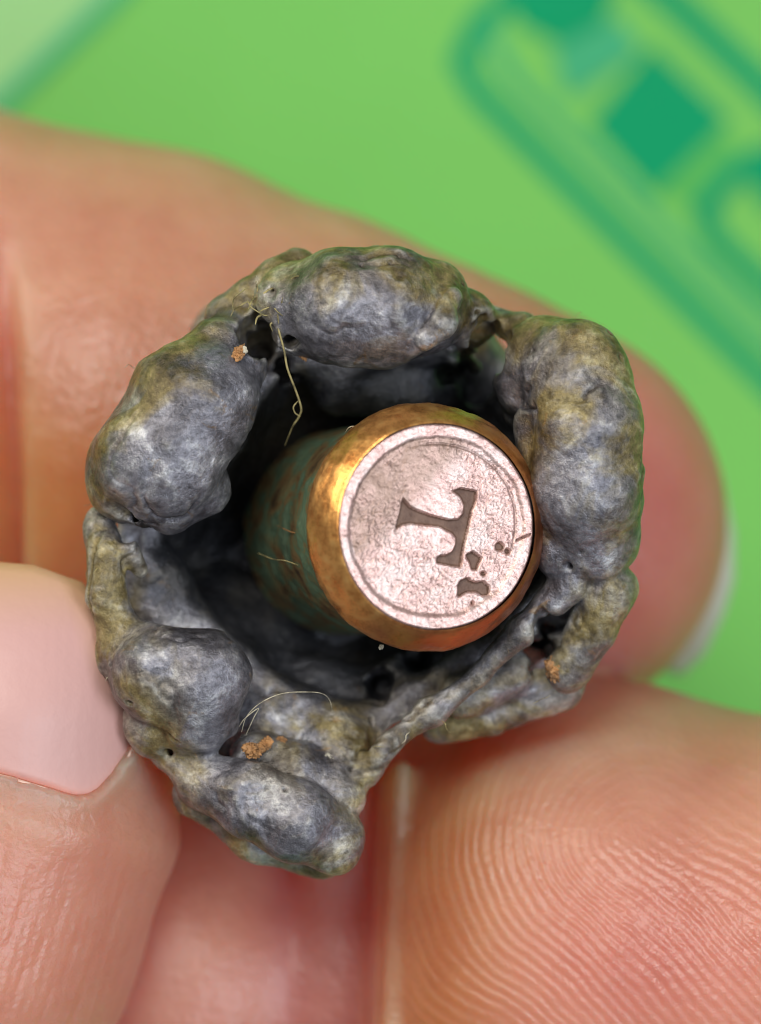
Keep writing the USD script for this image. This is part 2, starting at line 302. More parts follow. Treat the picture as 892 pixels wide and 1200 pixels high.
# --- lead: lobes (px, py, z mm, radius px) along the torn ring
LOBES = {
 "lead_petal": [
  ([(278, 394, -3.2, 36), (266, 418, -2.6, 47), (228, 470, -2.0, 74), (186, 535, -2.0, 74), (165, 552, -2.6, 66)], [(228, 565, -2.6, 44), (200, 588, -2.4, 36)]),
  ([(352, 362, -2.6, 54), (405, 360, -2.0, 68), (455, 358, -2.0, 69), (492, 360, -2.4, 58)],),
  ([(640, 424, -3.0, 52), (676, 436, -2.2, 60), (688, 500, -1.7, 62), (690, 575, -1.8, 64), (698, 628, -2.6, 54)], [(638, 500, -2.4, 34), (648, 570, -2.4, 36), (660, 640, -2.6, 40)]),
  ([(152, 764, -2.8, 40), (188, 790, -2.0, 58), (232, 798, -2.0, 60), (232, 836, -2.4, 48)], [(180, 850, -2.8, 36), (230, 865, -2.8, 28)]),
  ([(234, 914, -2.8, 33), (290, 936, -2.2, 42), (345, 962, -2.2, 46), (388, 984, -2.7, 40)], [(232, 932, -3.6, 30), (300, 974, -3.5, 34), (372, 1004, -3.7, 24)], [(300, 892, -3.5, 34), (350, 910, -3.3, 36), (394, 930, -3.2, 34)]),
 ],
 "torn_flap": [
  ([(522, 328, -2.2, 12), (529, 350, -1.2, 13), (520, 378, -0.8, 14), (498, 398, -0.9, 12), (472, 416, -1.5, 10)], [(545, 372, -3.0, 34), (560, 390, -4.2, 34)]),
  ([(605, 415, -3.2, 30), (612, 455, -3.2, 30), (612, 478, -3.8, 24)],),
  ([(716, 690, -2.9, 30), (695, 738, -3.2, 28), (668, 785, -3.8, 28)],),
 ],
 "torn_rim": [
  ([(668, 684, -2.6, 22), (612, 738, -2.9, 16), (560, 792, -3.2, 14), (505, 834, -3.2, 13), (455, 872, -3.2, 13), (426, 912, -3.4, 14)],),
  ([(655, 806, -5.0, 30), (580, 830, -5.2, 29), (515, 846, -5.4, 24)], [(600, 790, -4.2, 26), (540, 815, -4.2, 24)]),
  ([(116, 612, -3.4, 18), (126, 648, -2.7, 21), (124, 700, -2.7, 22), (138, 742, -2.8, 26)], [(150, 640, -2.6, 12), (164, 668, -3.0, 9)]),
  ([(262, 372, -3.6, 24), (292, 346, -3.4, 20), (318, 328, -3.4, 20), (350, 314, -3.6, 24)], [(296, 366, -2.8, 8), (318, 350, -2.2, 7), (332, 364, -2.4, 8)], [(304, 344, -2.4, 8), (318, 352, -2.2, 8), (346, 346, -2.4, 9)]),
  ([(196, 880, -3.2, 20), (214, 894, -2.9, 20), (240, 892, -3.0, 18)],),
  ([(556, 372, -4.2, 22), (585, 384, -4.0, 20), (610, 390, -3.8, 24)],),
 ],
}
OUT = Polygon([(95, 545), (110, 490), (150, 430), (200, 385), (255, 358), (325, 312), (385, 292), (440, 290), (495, 310), (540, 352), (600, 385), (640, 368), (685, 372), (718, 412), (742, 475), (752, 560), (748, 640), (738, 690), (705, 770), (650, 830), (570, 860), (500, 858), (440, 890), (420, 930), (390, 1025), (330, 1010), (262, 975), (215, 920), (150, 850), (118, 780), (112, 690), (112, 615)])
INN = Polygon([(245, 560), (300, 470), (330, 430), (430, 425), (520, 415), (585, 430), (618, 500), (640, 600), (640, 670), (590, 730), (520, 780), (440, 825), (395, 845), (330, 820), (290, 770), (240, 730), (195, 720), (165, 690), (165, 640)])
def poly_mm(p, z): return Polygon([at(x, y, z)[:2] for x, y in p.exterior.coords])
H = 0.07
xs, ys, zs = np.arange(at(70, 0)[0], at(785, 0)[0], H), np.arange(at(0, 1060)[1], at(0, 262)[1], H), np.arange(-11.2, 1.0, H)
GX, GY = np.meshgrid(xs, ys, indexing="ij")
def sdf2(poly):
    pts = shapely.points(GX.ravel(), GY.ravel()); d = shapely.distance(poly.exterior, pts)
    return np.where(shapely.contains(poly, pts), -d, d).reshape(GX.shape).astype(np.float32)
so, si = sdf2(poly_mm(OUT, -3.0)), sdf2(poly_mm(INN, -3.0))
Z = zs[None, None, :].astype(np.float32)
down = np.clip((-2.9 - Z) / 7.6, 0, 1.4)
inset = 0.55 + 6.4 * (1 - np.sqrt(np.clip(1 - np.minimum(down, 1) ** 2.2, 0, 1)))
vol = np.maximum(so[:, :, None] + inset, Z + 4.3)
vol = np.maximum(vol, -10.6 - Z).astype(np.float32)
cav = np.maximum(si[:, :, None] + 0.1 + 2.2 * np.clip((-5.0 - Z) / 4.0, 0, 2) ** 1.5, -(Z + 8.6))
h = np.maximum(0.6 - np.abs(vol + cav), 0) / 0.6
vol = np.maximum(vol, -cav) + h * h * 0.6 * 0.25
# floor shelves inside the ring
SHELF = [[(322, 842, -4.8, 46), (388, 872, -4.4, 46), (400, 905, -3.8, 40)], [(372, 808, -7.0, 42), (425, 828, -6.6, 40)], [(176, 676, -5.2, 44), (200, 720, -5.4, 40)], [(400, 450, -5.6, 36), (480, 456, -6.2, 36), (520, 452, -7.0, 36)], [(470, 800, -5.8, 30), (530, 770, -6.2, 26)]]
def add_chain(vol, chain, k, flat=0.85):
    pts = [at(x, y, z) for x, y, z, r in chain]; rad = [r * PX * (D - z) / D for x, y, z, r in chain]
    R = max(rad) + k + 0.3; lo, hi = np.min(pts, 0) - R, np.max(pts, 0) + R
    sl, P = grid_of(xs, ys, zs, lo, hi); d = None
    for a, b, ra, rb in zip(pts[:-1], pts[1:], rad[:-1], rad[1:]):
        q = seg_sdf(P, a, b, ra, rb, flat); d = q if d is None else smin(d, q, 0.25)
    vol[sl] = smin(vol[sl], d.astype(np.float32), k)
for c in SHELF: add_chain(vol, c, 0.9)
chains = []                                   # (part name, index of the part, chain)
for name, parts in LOBES.items():
    for i, cs in enumerate(parts):
        for c in cs: chains.append((name, i, c))
for name, i, c in chains: add_chain(vol, c, {"lead_petal": 0.22, "torn_flap": 0.2, "torn_rim": 0.22}[name])
# torn holes and deep seams: from one point to another, radius in pixels
for x1, y1, z1, x2, y2, z2, r in [(642, 736, -2.6, 624, 778, -6.0, 22), (650, 722, -3.4, 632, 752, -6.4, 16), (628, 778, -3.8, 596, 806, -5.0, 8), (300, 392, -1.6, 306, 425, -6.6, 22), (344, 388, -2.2, 346, 412, -6.8, 16), (292, 380, -2.4, 294, 400, -4.5, 10), (310, 372, -2.6, 314, 392, -5.2, 12), (330, 424, -3, 332, 436, -7.2, 20),
        (318, 344, -1.8, 332, 322, -3.4, 7), (284, 866, -1.6, 262, 884, -3.4, 10), (208, 888, -2.0, 236, 910, -2.6, 6), (198, 880, -2.4, 212, 892, -3.2, 6), (146, 622, -2.2, 158, 640, -4.0, 9), (664, 660, -1.8, 674, 666, -2.4, 6), (440, 800, -4.4, 452, 805, -6.4, 18), (490, 770, -4, 490, 768, -6.4, 22), (572, 404, -3.0, 574, 450, -7.4, 30), (545, 412, -3.6, 556, 462, -7.6, 26), (520, 428, -4.0, 530, 445, -7.0, 16), (100, 590, -1.0, 215, 622, -3.4, 6)]:
    a = at(x1, y1, z1); b = at(x2, y2, z2); R = r * PX
    sl, P = grid_of(xs, ys, zs, np.minimum(a, b) - R - 1, np.maximum(a, b) + R + 1)
    Pn = np.stack(np.broadcast_arrays(*P), -1); wob_ = (meshkit.fbm(Pn * 1.3, 2, 17) - 0.5) * 0.9 * min(1.0, R / 0.4)
    vol[sl] = -smin(-vol[sl], (seg_sdf(P, a, b, R, R * 0.9) + wob_).astype(np.float32), 0.18)
for c in [[(545, 430, -9.4, 46), (585, 455, -9.2, 46)], [(500, 420, -9.0, 40), (545, 415, -9.0, 40)], [(268, 395, -8.4, 44), (345, 385, -8.6, 44)], [(600, 780, -8.2, 44), (650, 740, -8.2, 40)]]: add_chain(vol, c, 0.4)
# broad lumps and folds
st = 4
Gc = np.stack(np.meshgrid(xs[::st], ys[::st], zs[::st], indexing="ij"), -1)
lump = meshkit.fbm(Gc * 0.55 + 1.2 * meshkit.fbm(Gc * 0.35, 2, 5)[..., None], 3, 11) - 0.5
lump = ndimage.zoom(lump.astype(np.float32), st, order=1, grid_mode=False)
idx = [np.clip(np.arange(n) / st * (lump.shape[a] - 1) / ((Gc.shape[a] - 1)), 0, lump.shape[a] - 1).astype(int) for a, n in enumerate(vol.shape)]
vol += 0.20 * lump[np.ix_(*idx)]
vol[[0, -1]] = 1; vol[:, [0, -1]] = 1; vol[:, :, [0, -1]] = 1
lab, nlab = ndimage.label(vol < 0)
if nlab > 1:
    big = np.argmax(np.bincount(lab.ravel())[1:]) + 1; vol[(lab > 0) & (lab != big)] = 0.05
v, f = surface_nets(ndimage.gaussian_filter(vol, 0.6), xs, ys, zs)
v, A = smooth_mesh(v, f, 1)
n = vnormals(v, f)
CX = at(425, 655, -3)
ang = (np.arctan2(v[:, 1] - CX[1], v[:, 0] - CX[0]) - 2.98) % (2 * np.pi); rad_ = np.hypot(v[:, 0] - CX[0], v[:, 1] - CX[1])
warp = (meshkit.fbm(v * 0.5, 3, 30)[:, None] - 0.5) * 1.3
flow = np.c_[ang * 7.0 * 0.42, rad_, v[:, 2]] + warp                       # runs along the lobes
streak = meshkit.fbm(flow * 1.9, 4, 61) - 0.5
fold = meshkit.fbm(v * 0.7 + warp * 0.5, 3, 62) - 0.5
dents = cKDTree(RNG.uniform([xs[0], ys[0], zs[0]], [xs[-1], ys[-1], zs[-1]], (1500, 3)))
dq = dents.query(v + 0.5 * warp, 2)[0]; hammer = np.clip(dq[:, 0] / 1.4, 0, 1) ** 1.5
for _ in range(3): hammer = hammer + 0.6 * (A @ hammer - hammer)
pit = np.clip(meshkit.noise(v * 3.4, 9) - 0.82, 0, 1) * np.clip(6 * (meshkit.fbm(v * 0.6, 2, 4) - 0.50), 0, 1)
fine = meshkit.fbm(v * 3.6, 3, 21) - 0.5
cr = 1 - np.abs(2 * meshkit.fbm(flow * 0.62 + 0.35 * meshkit.fbm(v * 1.8, 2, 66)[:, None], 2, 65) - 1) * 5.5; gate = np.clip(6 * (meshkit.fbm(v * 0.55, 2, 67) - 0.50), 0, 1)
rough = np.clip(5 * (meshkit.fbm(v * 0.45, 2, 77) - 0.40), 0.12, 1)
terr = 0.5 * np.abs(((meshkit.fbm(flow * 0.7, 3, 63) * 7) % 1) - 0.5) * 0.12                # laminated steps
v = v + n * (0.18 * fold + 0.06 * streak + 0.17 * (hammer - 0.4) + 0.07 * fine * rough - 0.8 * pit - 0.13 * gate * np.clip(cr, 0, 1) ** 1.5)[:, None]
n = vnormals(v, f)
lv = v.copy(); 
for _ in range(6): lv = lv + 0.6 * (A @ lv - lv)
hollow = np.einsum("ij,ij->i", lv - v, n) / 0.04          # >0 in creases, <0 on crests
ppx, ppy = to_px(v)
# painted shade: the lead colour darkens with depth inside the peeled ring
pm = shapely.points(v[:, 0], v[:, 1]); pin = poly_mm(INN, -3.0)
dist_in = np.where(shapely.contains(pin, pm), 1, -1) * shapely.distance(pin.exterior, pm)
cavity_shade = np.clip((dist_in + 0.3) / 0.8, 0, 1) * np.clip((-3.2 - v[:, 2] + 1.2 * np.exp(-(((ppx - 565) / 50) ** 2 + ((ppy - 440) / 50) ** 2)) + 2.5 * (meshkit.fbm(v * 0.7, 3, 90) - 0.5)) / 2.0, 0, 1)
cavity_shade = np.clip(cavity_shade * 1.1, 0, 0.8)
edge_d = shapely.distance(poly_mm(OUT, -3.0).exterior, pm)
crust = 0.20 + 0.72 * np.exp(-(edge_d / 1.25) ** 2) + 0.45 * np.exp(-(((ppx - 640) / 60) ** 2 + ((ppy - 500) / 130) ** 2)) + 0.3 * np.exp(-(((ppx - 400) / 110) ** 2 + ((ppy - 330) / 30) ** 2)) \
    + 0.35 * np.exp(-(((ppx - 180) / 60) ** 2 + ((ppy - 440) / 50) ** 2)) - 0.35 * np.exp(-(((ppx - 215) / 70) ** 2 + ((ppy - 570) / 50) ** 2)) - 0.45 * np.exp(-(((ppx - 320) / 90) ** 2 + ((ppy - 965) / 45) ** 2)) - 0.3 * np.exp(-(((ppx - 250) / 50) ** 2 + ((ppy - 800) / 60) ** 2)) \
    + 0.5 * np.exp(-(((ppx - 360) / 60) ** 2 + ((ppy - 850) / 50) ** 2)) + 0.35 * (meshkit.fbm(v * 0.45, 3, 95) - 0.5)
keys, dist = [], []
for name, i, c in chains:
    pts = [at(x, y, z) for x, y, z, r in c]; rad = [r * PX * (D - z) / D for x, y, z, r in c]
    keys.append((name, i)); dist.append(np.min([seg_sdf(v.T, a, b, ra, rb, 0.85) for a, b, ra, rb in zip(pts[:-1], pts[1:], rad[:-1], rad[1:])], 0))
dist.append(np.full(len(v), 0.55)); keys.append(("mushroomed_head", 0))
dist = np.array(dist); own = np.argmin(dist, 0)
uk = list(dict.fromkeys(keys)); own = np.array([uk.index(k) for k in keys])[own]
fo = np.sort(own[f], 1)[:, 1]
PL = {("lead_petal", 0): "egg-shaped grey lobe left of the copper base", ("lead_petal", 1): "rounded lobe at the top with a pale fold", ("lead_petal", 2): "long olive lobe at the right", ("lead_petal", 3): "blocky grey lobe at the lower left", ("lead_petal", 4): "bluish lobe pointing down at the bottom"}
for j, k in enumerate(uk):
    if (fo == j).any(): put(bullet, k[0], v, f[fo == j], "lead", n, {"hollow": hollow, "cavity_shade": cavity_shade, "crust": crust, "flow_a": flow[:, 0], "flow_b": flow[:, 1], "flow_c": flow[:, 2]}, PL.get(k))

# --- copper shank leaning towards the right
FC = at(512, 617, 0.0)
ax = np.array([3.0, 0.2, 9.0]); ax /= np.linalg.norm(ax)
e1 = np.array([1.0, 0, 0]) - ax * ax[0]; e1 /= np.linalg.norm(e1); e2 = np.cross(ax, e1)
prof = [(3.16, -0.06), (3.22, -0.03), (3.30, 0.04), (3.42, 0.18), (3.55, 0.38), (3.68, 0.62), (3.78, 0.85), (3.83, 1.05), (3.82, 1.2), (3.70, 1.5), (3.52, 1.85), (3.42, 2.3), (3.36, 3.0), (3.32, 4.0), (3.3, 5.0), (3.3, 6.0), (3.3, 7.0), (3.3, 8.2), (3.3, 9.4)]
s_ = np.interp(np.linspace(0, 1, 120), np.linspace(0, 1, len(prof)), [p[1] for p in prof]); r_ = np.interp(s_, [p[1] for p in prof], [p[0] for p in prof])
NT = 300; th = np.arange(NT) / NT * 2 * np.pi
pc = FC + (r_[:, None, None] * (np.cos(th)[None, :, None] * e1 + np.sin(th)[None, :, None] * e2)) - s_[:, None, None] * ax
cv = pc.reshape(-1, 3); i0, j0 = np.meshgrid(np.arange(len(s_) - 1), np.arange(NT), indexing="ij")
a = (i0 * NT + j0).ravel(); b = (i0 * NT + (j0 + 1) % NT).ravel(); cf = np.vstack([np.c_[a, a + NT, b], np.c_[b, a + NT, b + NT]])
cn = vnormals(cv, cf); dep = np.repeat(s_, NT)
cv = cv + cn * ((meshkit.fbm(cv * 0.8, 3, 40) - 0.5) * 0.13 + (meshkit.fbm(cv * 3.0, 3, 41) - 0.5) * 0.10 * np.clip(dep / 1.5, 0.15, 1))[:, None]
cn = vnormals(cv, cf)
if cn[NT // 4] @ e2 < 0: cf = cf[:, ::-1]; cn = -cn
THc = np.tile(th, len(s_))
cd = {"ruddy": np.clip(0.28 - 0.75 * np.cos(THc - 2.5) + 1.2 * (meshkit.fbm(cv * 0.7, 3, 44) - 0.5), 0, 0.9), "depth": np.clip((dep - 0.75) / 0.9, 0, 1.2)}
ring_f = dep[cf].min(1) < 1.5
put(bullet, "copper_band", cv, cf[ring_f], "copper", cn, cd)
put(bullet, "copper_shank", cv, cf[~ring_f], "copper", cn, cd, "grimy greenish buried length of the copper shank")

# --- stamped face: a fine height field with the letter sunk in it
zz = lambda pts: Polygon([((340 + x / 2.7875 - 512) * PX / 0.948, (617 - 450 - y / 2.7875) * PX) for x, y in pts])
LETTER = zz([(530, 347), (560, 335), (617, 345), (614, 380), (600, 420), (588, 470), (578, 520), (568, 570), (565, 603), (525, 595), (482, 585), (484, 566), (494, 557), (512, 557), (530, 545), (540, 525), (545, 502), (535, 490), (500, 472), (450, 464), (400, 457), (370, 462), (345, 482), (350, 455), (358, 425), (365, 395), (372, 365), (385, 387), (400, 402), (430, 416), (470, 427), (520, 440), (552, 438), (568, 420), (570, 395), (558, 368)])
SCARS = [zz([(575, 553), (600, 543), (632, 568), (622, 585), (612, 606), (596, 604), (592, 582)]), zz([(548, 655), (560, 636), (580, 632), (595, 642), (622, 642), (640, 638), (657, 655), (650, 685), (632, 690), (612, 682), (592, 686), (570, 690), (556, 703), (547, 690)])] + [zz([(x + r * math.cos(t), y + r * math.sin(t)) for t in np.arange(0, 6.28, 0.8)]) for x, y, r in [(688, 531, 15), (716, 544, 8), (636, 621, 8), (601, 715, 9), (586, 640, 7)]]
g = np.arange(-3.3, 3.31, 0.027); U, V = np.meshgrid(g, g, indexing="ij"); R0 = np.hypot(U, V)
sc = np.where(R0 > 3.19, 3.19 / np.maximum(R0, 1e-6), 1); U2, V2 = U * sc, V * sc; R1 = np.hypot(U2, V2); TH = np.arctan2(V2, U2)
q3 = np.stack([U2, V2, np.zeros_like(U2)], -1)
def sd(p):
    pt = shapely.points(U2.ravel(), V2.ravel()); d = shapely.distance(p.exterior, pt); return np.where(shapely.contains(p, pt), -d, d).reshape(U2.shape)
wob = (meshkit.fbm(q3 * 3.0, 3, 51) - 0.5) * 0.09
sT = sd(LETTER) + 0.6 * wob + 0.025; sS = np.min([sd(p.buffer(-0.05).buffer(0.04)) for p in SCARS], 0) + wob * 1.8
ss = lambda x, a, b: (lambda t: t * t * (3 - 2 * t))(np.clip((x - a) / (b - a), 0, 1))
rimw = 2.80 + 0.05 * np.sin(TH * 2 + 1) + (meshkit.fbm(q3 * 1.5, 2, 52) - 0.5) * 0.12
hgt = -0.06 * (1 - ss(R1, rimw - 0.10, rimw + 0.06)) - 0.16 * ss(R1, 3.06, 3.2) ** 2
groove = np.exp(-((R1 - (2.58 + 0.05 * np.sin(TH * 3))) / 0.035) ** 2) * ss(np.cos(TH - 0.75), 0.35, 0.75)
hgt -= 0.035 * groove
crk = q3 + (meshkit.fbm(q3 * 2.2, 2, 53)[..., None] - 0.5) * 0.9
rid = 1 - np.abs(2 * meshkit.fbm(crk * 4.4, 2, 54) - 1) * 5.0
rid = np.maximum(rid, 1 - np.abs(2 * meshkit.fbm(crk * 7.0 + 3, 2, 64) - 1) * 4.0)
crackle = np.clip(rid, 0, 1) ** 2 * ss(meshkit.fbm(q3 * 0.8, 2, 55), 0.35, 0.6)
hgt -= 0.021 * crackle * (1 - ss(R1, 2.6, 2.9) * 0.8)
hgt += 0.03 * (meshkit.fbm(q3 * 4.5, 3, 56) - 0.5) + 0.05 * (meshkit.fbm(q3 * 0.9, 2, 57) - 0.5)
cut = -sd(Polygon([(2.62, -0.42), (2.9, -0.30), (3.05, -0.24), (3.05, -0.21), (2.88, -0.27), (2.6, -0.39)]))
hgt -= 0.08 * ss(cut, -0.03, 0.02)
sink = np.maximum(ss(-sT, -0.035, 0.05), ss(-sS, -0.03, 0.05))
hgt = hgt * (1 - 0.5 * sink) - 0.20 * sink
fv = (FC + U2[..., None] * e1 + V2[..., None] * e2 + hgt[..., None] * ax).reshape(-1, 3)
N = len(g); i0, j0 = np.meshgrid(np.arange(N - 1), np.arange(N - 1), indexing="ij"); a = (i0 * N + j0).ravel()
ff = np.vstack([np.c_[a, a + N, a + N + 1], np.c_[a, a + N + 1, a + 1]])
ff = ff[(R0.ravel()[ff] < 3.2).any(1)]; fn = vnormals(fv, ff)
tarn = ss(-(U2 * 0.72 - V2 * 0.70), 0.2, 1.5) * (1 - ss(R1, 2.7, 2.82)) * 1.25 - 0.42
hol = np.clip(0.28 * crackle + 0.4 * groove + 0.8 * ss(cut, -0.03, 0.02) + 0.12 * np.exp(-((R1 - rimw + 0.04) / 0.05) ** 2), 0, 1)
hol = np.clip(hol + 3 * np.clip(meshkit.fbm(q3 * 6.5, 2, 98) - 0.72, 0, 1), 0, 1)
ins = (np.minimum(sT, sS).ravel()[ff] < -0.0).all(1)
inT = ins & ((sT.ravel()[ff] < sS.ravel()[ff]).all(1))
fd = {"tarnish": tarn.ravel(), "hollow": hol.ravel()}
face = put(bullet, "stamped_face", fv, ff[~ins], "face_metal", fn, fd)
put(face, "stamped_letter", fv, ff[inT], "stamp_grime", fn, None, "capital letter T punched into the face")
put(face, "corrosion_pit", fv, ff[ins & ~inT], "stamp_grime", fn)

# --- stray fibres and crumbs caught in the lead
def strand(pts, r, m): put(bullet, "fibre", *tube([at(x, y, z) for x, y, z in pts], r), m)
strand([(318, 345, -2.2), (324, 370, -1.8), (327, 388, -1.7), (333, 410, -1.8), (337, 432, -1.9), (346, 456, -2.2), (353, 478, -2.4), (350, 489, -2.6), (343, 500, -2.8), (334, 522, -3.4)], 0.034, "fibre_straw")
strand([(349, 470, -2.2), (344, 477, -2.2), (346, 484, -2.3), (352, 488, -2.4)], 0.022, "fibre_straw")
strand([(283, 858, -2.0), (289, 840, -1.7), (305, 824, -1.55), (330, 813, -1.5), (358, 811, -1.5), (378, 813, -1.8), (387, 822, -2.3), (390, 838, -3.0)], 0.016, "fibre_pale")
strand([(280, 852, -2.0), (287, 842, -1.6), (303, 830, -1.5), (297, 842, -1.7), (288, 862, -2.2)], 0.016, "fibre_pale")
for k in range(15):                                        # torn threads bridging the gap left of the top lobe
    x, y = 280 + 72 * RNG.random(), 326 + 58 * RNG.random(); pts = [(x, y, -2.3 + 0.6 * RNG.random())]; d = RNG.uniform(0, 6.28)
    for _ in range(4): d += RNG.normal(0, 0.6); pts.append((pts[-1][0] + 9 * math.cos(d), pts[-1][1] + 9 * math.sin(d), pts[-1][2] + RNG.normal(0.05, 0.2)))
    strand(pts, RNG.uniform(0.014, 0.032), "fibre_straw")
for x, y, m in [(302, 648, "fibre_straw"), (325, 616, "crumb_orange")]:
    strand([(x, y, -3.6), (x + 18, y + 4 + 4 * RNG.random(), -2.7), (x + 32, y + 9, -2.4), (x + 48, y + 14 + 6 * RNG.random(), -2.4)], 0.02, m)
strand([(404, 508, -0.9), (409, 501, -0.6), (416, 500, -0.5), (421, 506, -0.5), (430, 508, -0.6), (436, 516, -0.7)], 0.013, "fibre_pale")
for k in range(26):                                        # fuzz along the torn outer edge
    t = RNG.random(); p0 = OUT.exterior.interpolate(t, normalized=True); x, y = p0.x, p0.y; d = math.atan2(y - 655, x - 425) + RNG.normal(0, 1.1)
    x, y = x - 16 * math.cos(math.atan2(y - 655, x - 425)), y - 16 * math.sin(math.atan2(y - 655, x - 425)); pts = [(x, y, -3.0)]
    for _ in range(4): d += RNG.normal(0, 0.7); pts.append((pts[-1][0] + 6 * math.cos(d), pts[-1][1] + 6 * math.sin(d), pts[-1][2] + RNG.normal(0.05, 0.25)))
    strand(pts, RNG.uniform(0.008, 0.014), "fibre_pale" if k % 2 else "fibre_straw")
def crumb(px, py, z, r, m, seed):
    s = trimesh.creation.icosphere(4, 1.0); w = np.array(s.vertices); q = meshkit.fbm(w * 1.6 + seed, 4, seed); w *= (0.35 + 1.1 * q - 0.35 * np.clip(np.abs(meshkit.fbm(w * 2.6 + seed, 3, seed + 5) * 2 - 1) * -3 + 1, 0, 1))[:, None] * np.array([1, 0.72, 0.6])
    c, t = math.cos(seed), math.sin(seed); w = w @ np.array([[c, -t, 0], [t, c, 0], [0, 0, 1]]).T; put(bullet, "crumb", w * r * PX + at(px, py, z), np.array(s.faces), m)
for args in [(280, 413, -1.25, 12, "crumb_orange", 1), (287, 410, -1.2, 5, "crumb_pale", 2), (296, 879, -2.2, 16, "crumb_orange", 3), (312, 872, -2.6, 11, "crumb_orange", 4), (651, 786, -3.3, 17, "crumb_orange", 5), (388, 888, -3.1, 9, "crumb_pale", 6), (366, 894, -2.9, 10, "crumb_orange", 7), (266, 954, -2.1, 4, "crumb_pale", 8), (330, 868, -3.0, 8, "crumb_orange", 9), (447, 758, -1.3, 4, "crumb_pale", 10), (356, 412, -2.6, 12, "crumb_orange", 11)]: crumb(*args)

# ------------------------------------------------------------------ the hand
hand = thing("hand", "bare hand holding the bullet between thumb, index and middle finger", "hand")
def ramped(lo, hi, h, far0, far1, n):
    a = far0 + (lo - far0) * (1 - (1 - np.linspace(0, 1, n, endpoint=False)) ** 2); c = hi + (far1 - hi) * np.linspace(0, 1, n + 1)[1:] ** 2
    return np.unique(np.r_[a[a < lo - h * .5], np.arange(lo, hi, h), c[c > hi + h * .5]])
hx, hy, hz = ramped(-13.5, 13.5, 0.18, -74, 24, 22), ramped(-17.5, 14.5, 0.18, -72, 17, 22), ramped(-30, 1.0, 0.2, -56, 2.5, 14)
hv = np.full((len(hx), len(hy), len(hz)), 9.0, np.float32)
HP = (hx[:, None, None], hy[None, :, None], hz[None, None, :])
def blend(chain, k, flat=1.0):
    """chain: (point mm, radius mm)"""
    global hv; d = None
    pts = [np.asarray(p, float) for p, r in chain]; R = max(r for p, r in chain) + k + 1.5
    sl, P = grid_of(hx, hy, hz, np.min(pts, 0) - R, np.max(pts, 0) + R)
    for (a, ra), (b, rb) in zip(chain[:-1], chain[1:]):
        q = seg_sdf(P, np.asarray(a, float), np.asarray(b, float), ra, rb, flat); d = q if d is None else smin(d, q, 1.2)
    hv[sl] = smin(hv[sl], d.astype(np.float32), k)
def fp(px, py, z, rpx): return (at(px, py, z), rpx * PX * (D - z) / D)
# middle finger behind the bullet: finger pad, then past its crease
blend([fp(150, 500, -18.6, 322), fp(330, 545, -18.0, 296), fp(500, 590, -17.6, 268), fp(612, 612, -17.6, 240)], 0.0)
blend([fp(-250, 400, -22.0, 322), fp(-110, 440, -19.6, 318), fp(-62, 452, -19.2, 312)], 1.0)
blend([fp(-250, 400, -22.0, 300), (np.array([-34, 2, -36.0]), 8.8), (np.array([-48, -14, -44.0]), 9.6)], 3.0)
blend([fp(-80, 436, -19.4, 311), fp(160, 487, -18.9, 314)], 0.5)
# index finger: pad at the lower right, next segment to its left, joined under the crease
blend([fp(745, 1128, -10.9, 298), fp(900, 1150, -10.6, 300), fp(1050, 1170, -11.0, 280), fp(1150, 1180, -12.0, 240)], 0.5)
blend([fp(664, 1030, -9.6, 186), fp(664, 1290, -9.8, 190)], 2.0)
blend([fp(560, 930, -13.2, 130), fp(700, 980, -12.2, 180)], 2.0)
blend([fp(472, 900, -8.6, 10), fp(456, 1290, -6.8, 15)], 0.5)
blend([fp(412, 940, -11.8, 66), fp(404, 1250, -11.6, 74)], 1.2)
blend([fp(470, 920, -9.4, 26), fp(462, 1250, -8.6, 30)], 0.6)
blend([fp(210, 1150, -15.0, 215), fp(60, 1165, -16.6, 235), fp(-250, 1160, -24.0, 270)], 0.35)
blend([fp(-250, 1160, -24.0, 260), (np.array([-36, -15, -40.0]), 9.0), (np.array([-50, -26, -46.0]), 10.0)], 3.0)
blend([fp(150, 1150, -17.0, 200), fp(700, 1150, -14.6, 235)], 0.8)
# thumb, nail towards the viewer, coming up from the lower left
THUMB = [fp(5, 885, -7.0, 182), fp(-8, 935, -7.0, 215), fp(-80, 1075, -7.4, 240), fp(-215, 1240, -8.0, 256)]
blend(THUMB, 0.0, 1.0)
blend([fp(-215, 1240, -8.0, 256), fp(-380, 1600, -12, 285), (np.array([-36, -46, -24.0]), 10.5), (np.array([-46, -58, -36.0]), 12.0)], 2.0)
# palm, out of the picture
blend([(np.array([-50, -14, -44.0]), 10), (np.array([-58, -40, -46.0]), 13), (np.array([-48, -58, -38.0]), 12)], 5.0)
blend([(np.array([-50, -26, -46.0]), 10), (np.array([-56, -52, -42.0]), 12)], 5.0)
# nail bed and fold of the thumb
NC = at(-12, 800, 0); NAX = np.array([0.10, 1.0, 0.0]); NAX /= np.linalg.norm(NAX); NSX = np.array([NAX[1], -NAX[0], 0])
hv[[0, -1]] = 1; hv[:, [0, -1]] = 1; hv[:, :, [0, -1]] = 1
v, f = surface_nets(hv, hx, hy, hz); v, A = smooth_mesh(v, f, 3)
n = vnormals(v, f); qx, qy = to_px(v)
front = np.clip(n[:, 2] * 3, 0, 1)
gs = lambda x, y, a, b: np.exp(-(((qx - x) / a) ** 2 + ((qy - y) / b) ** 2))
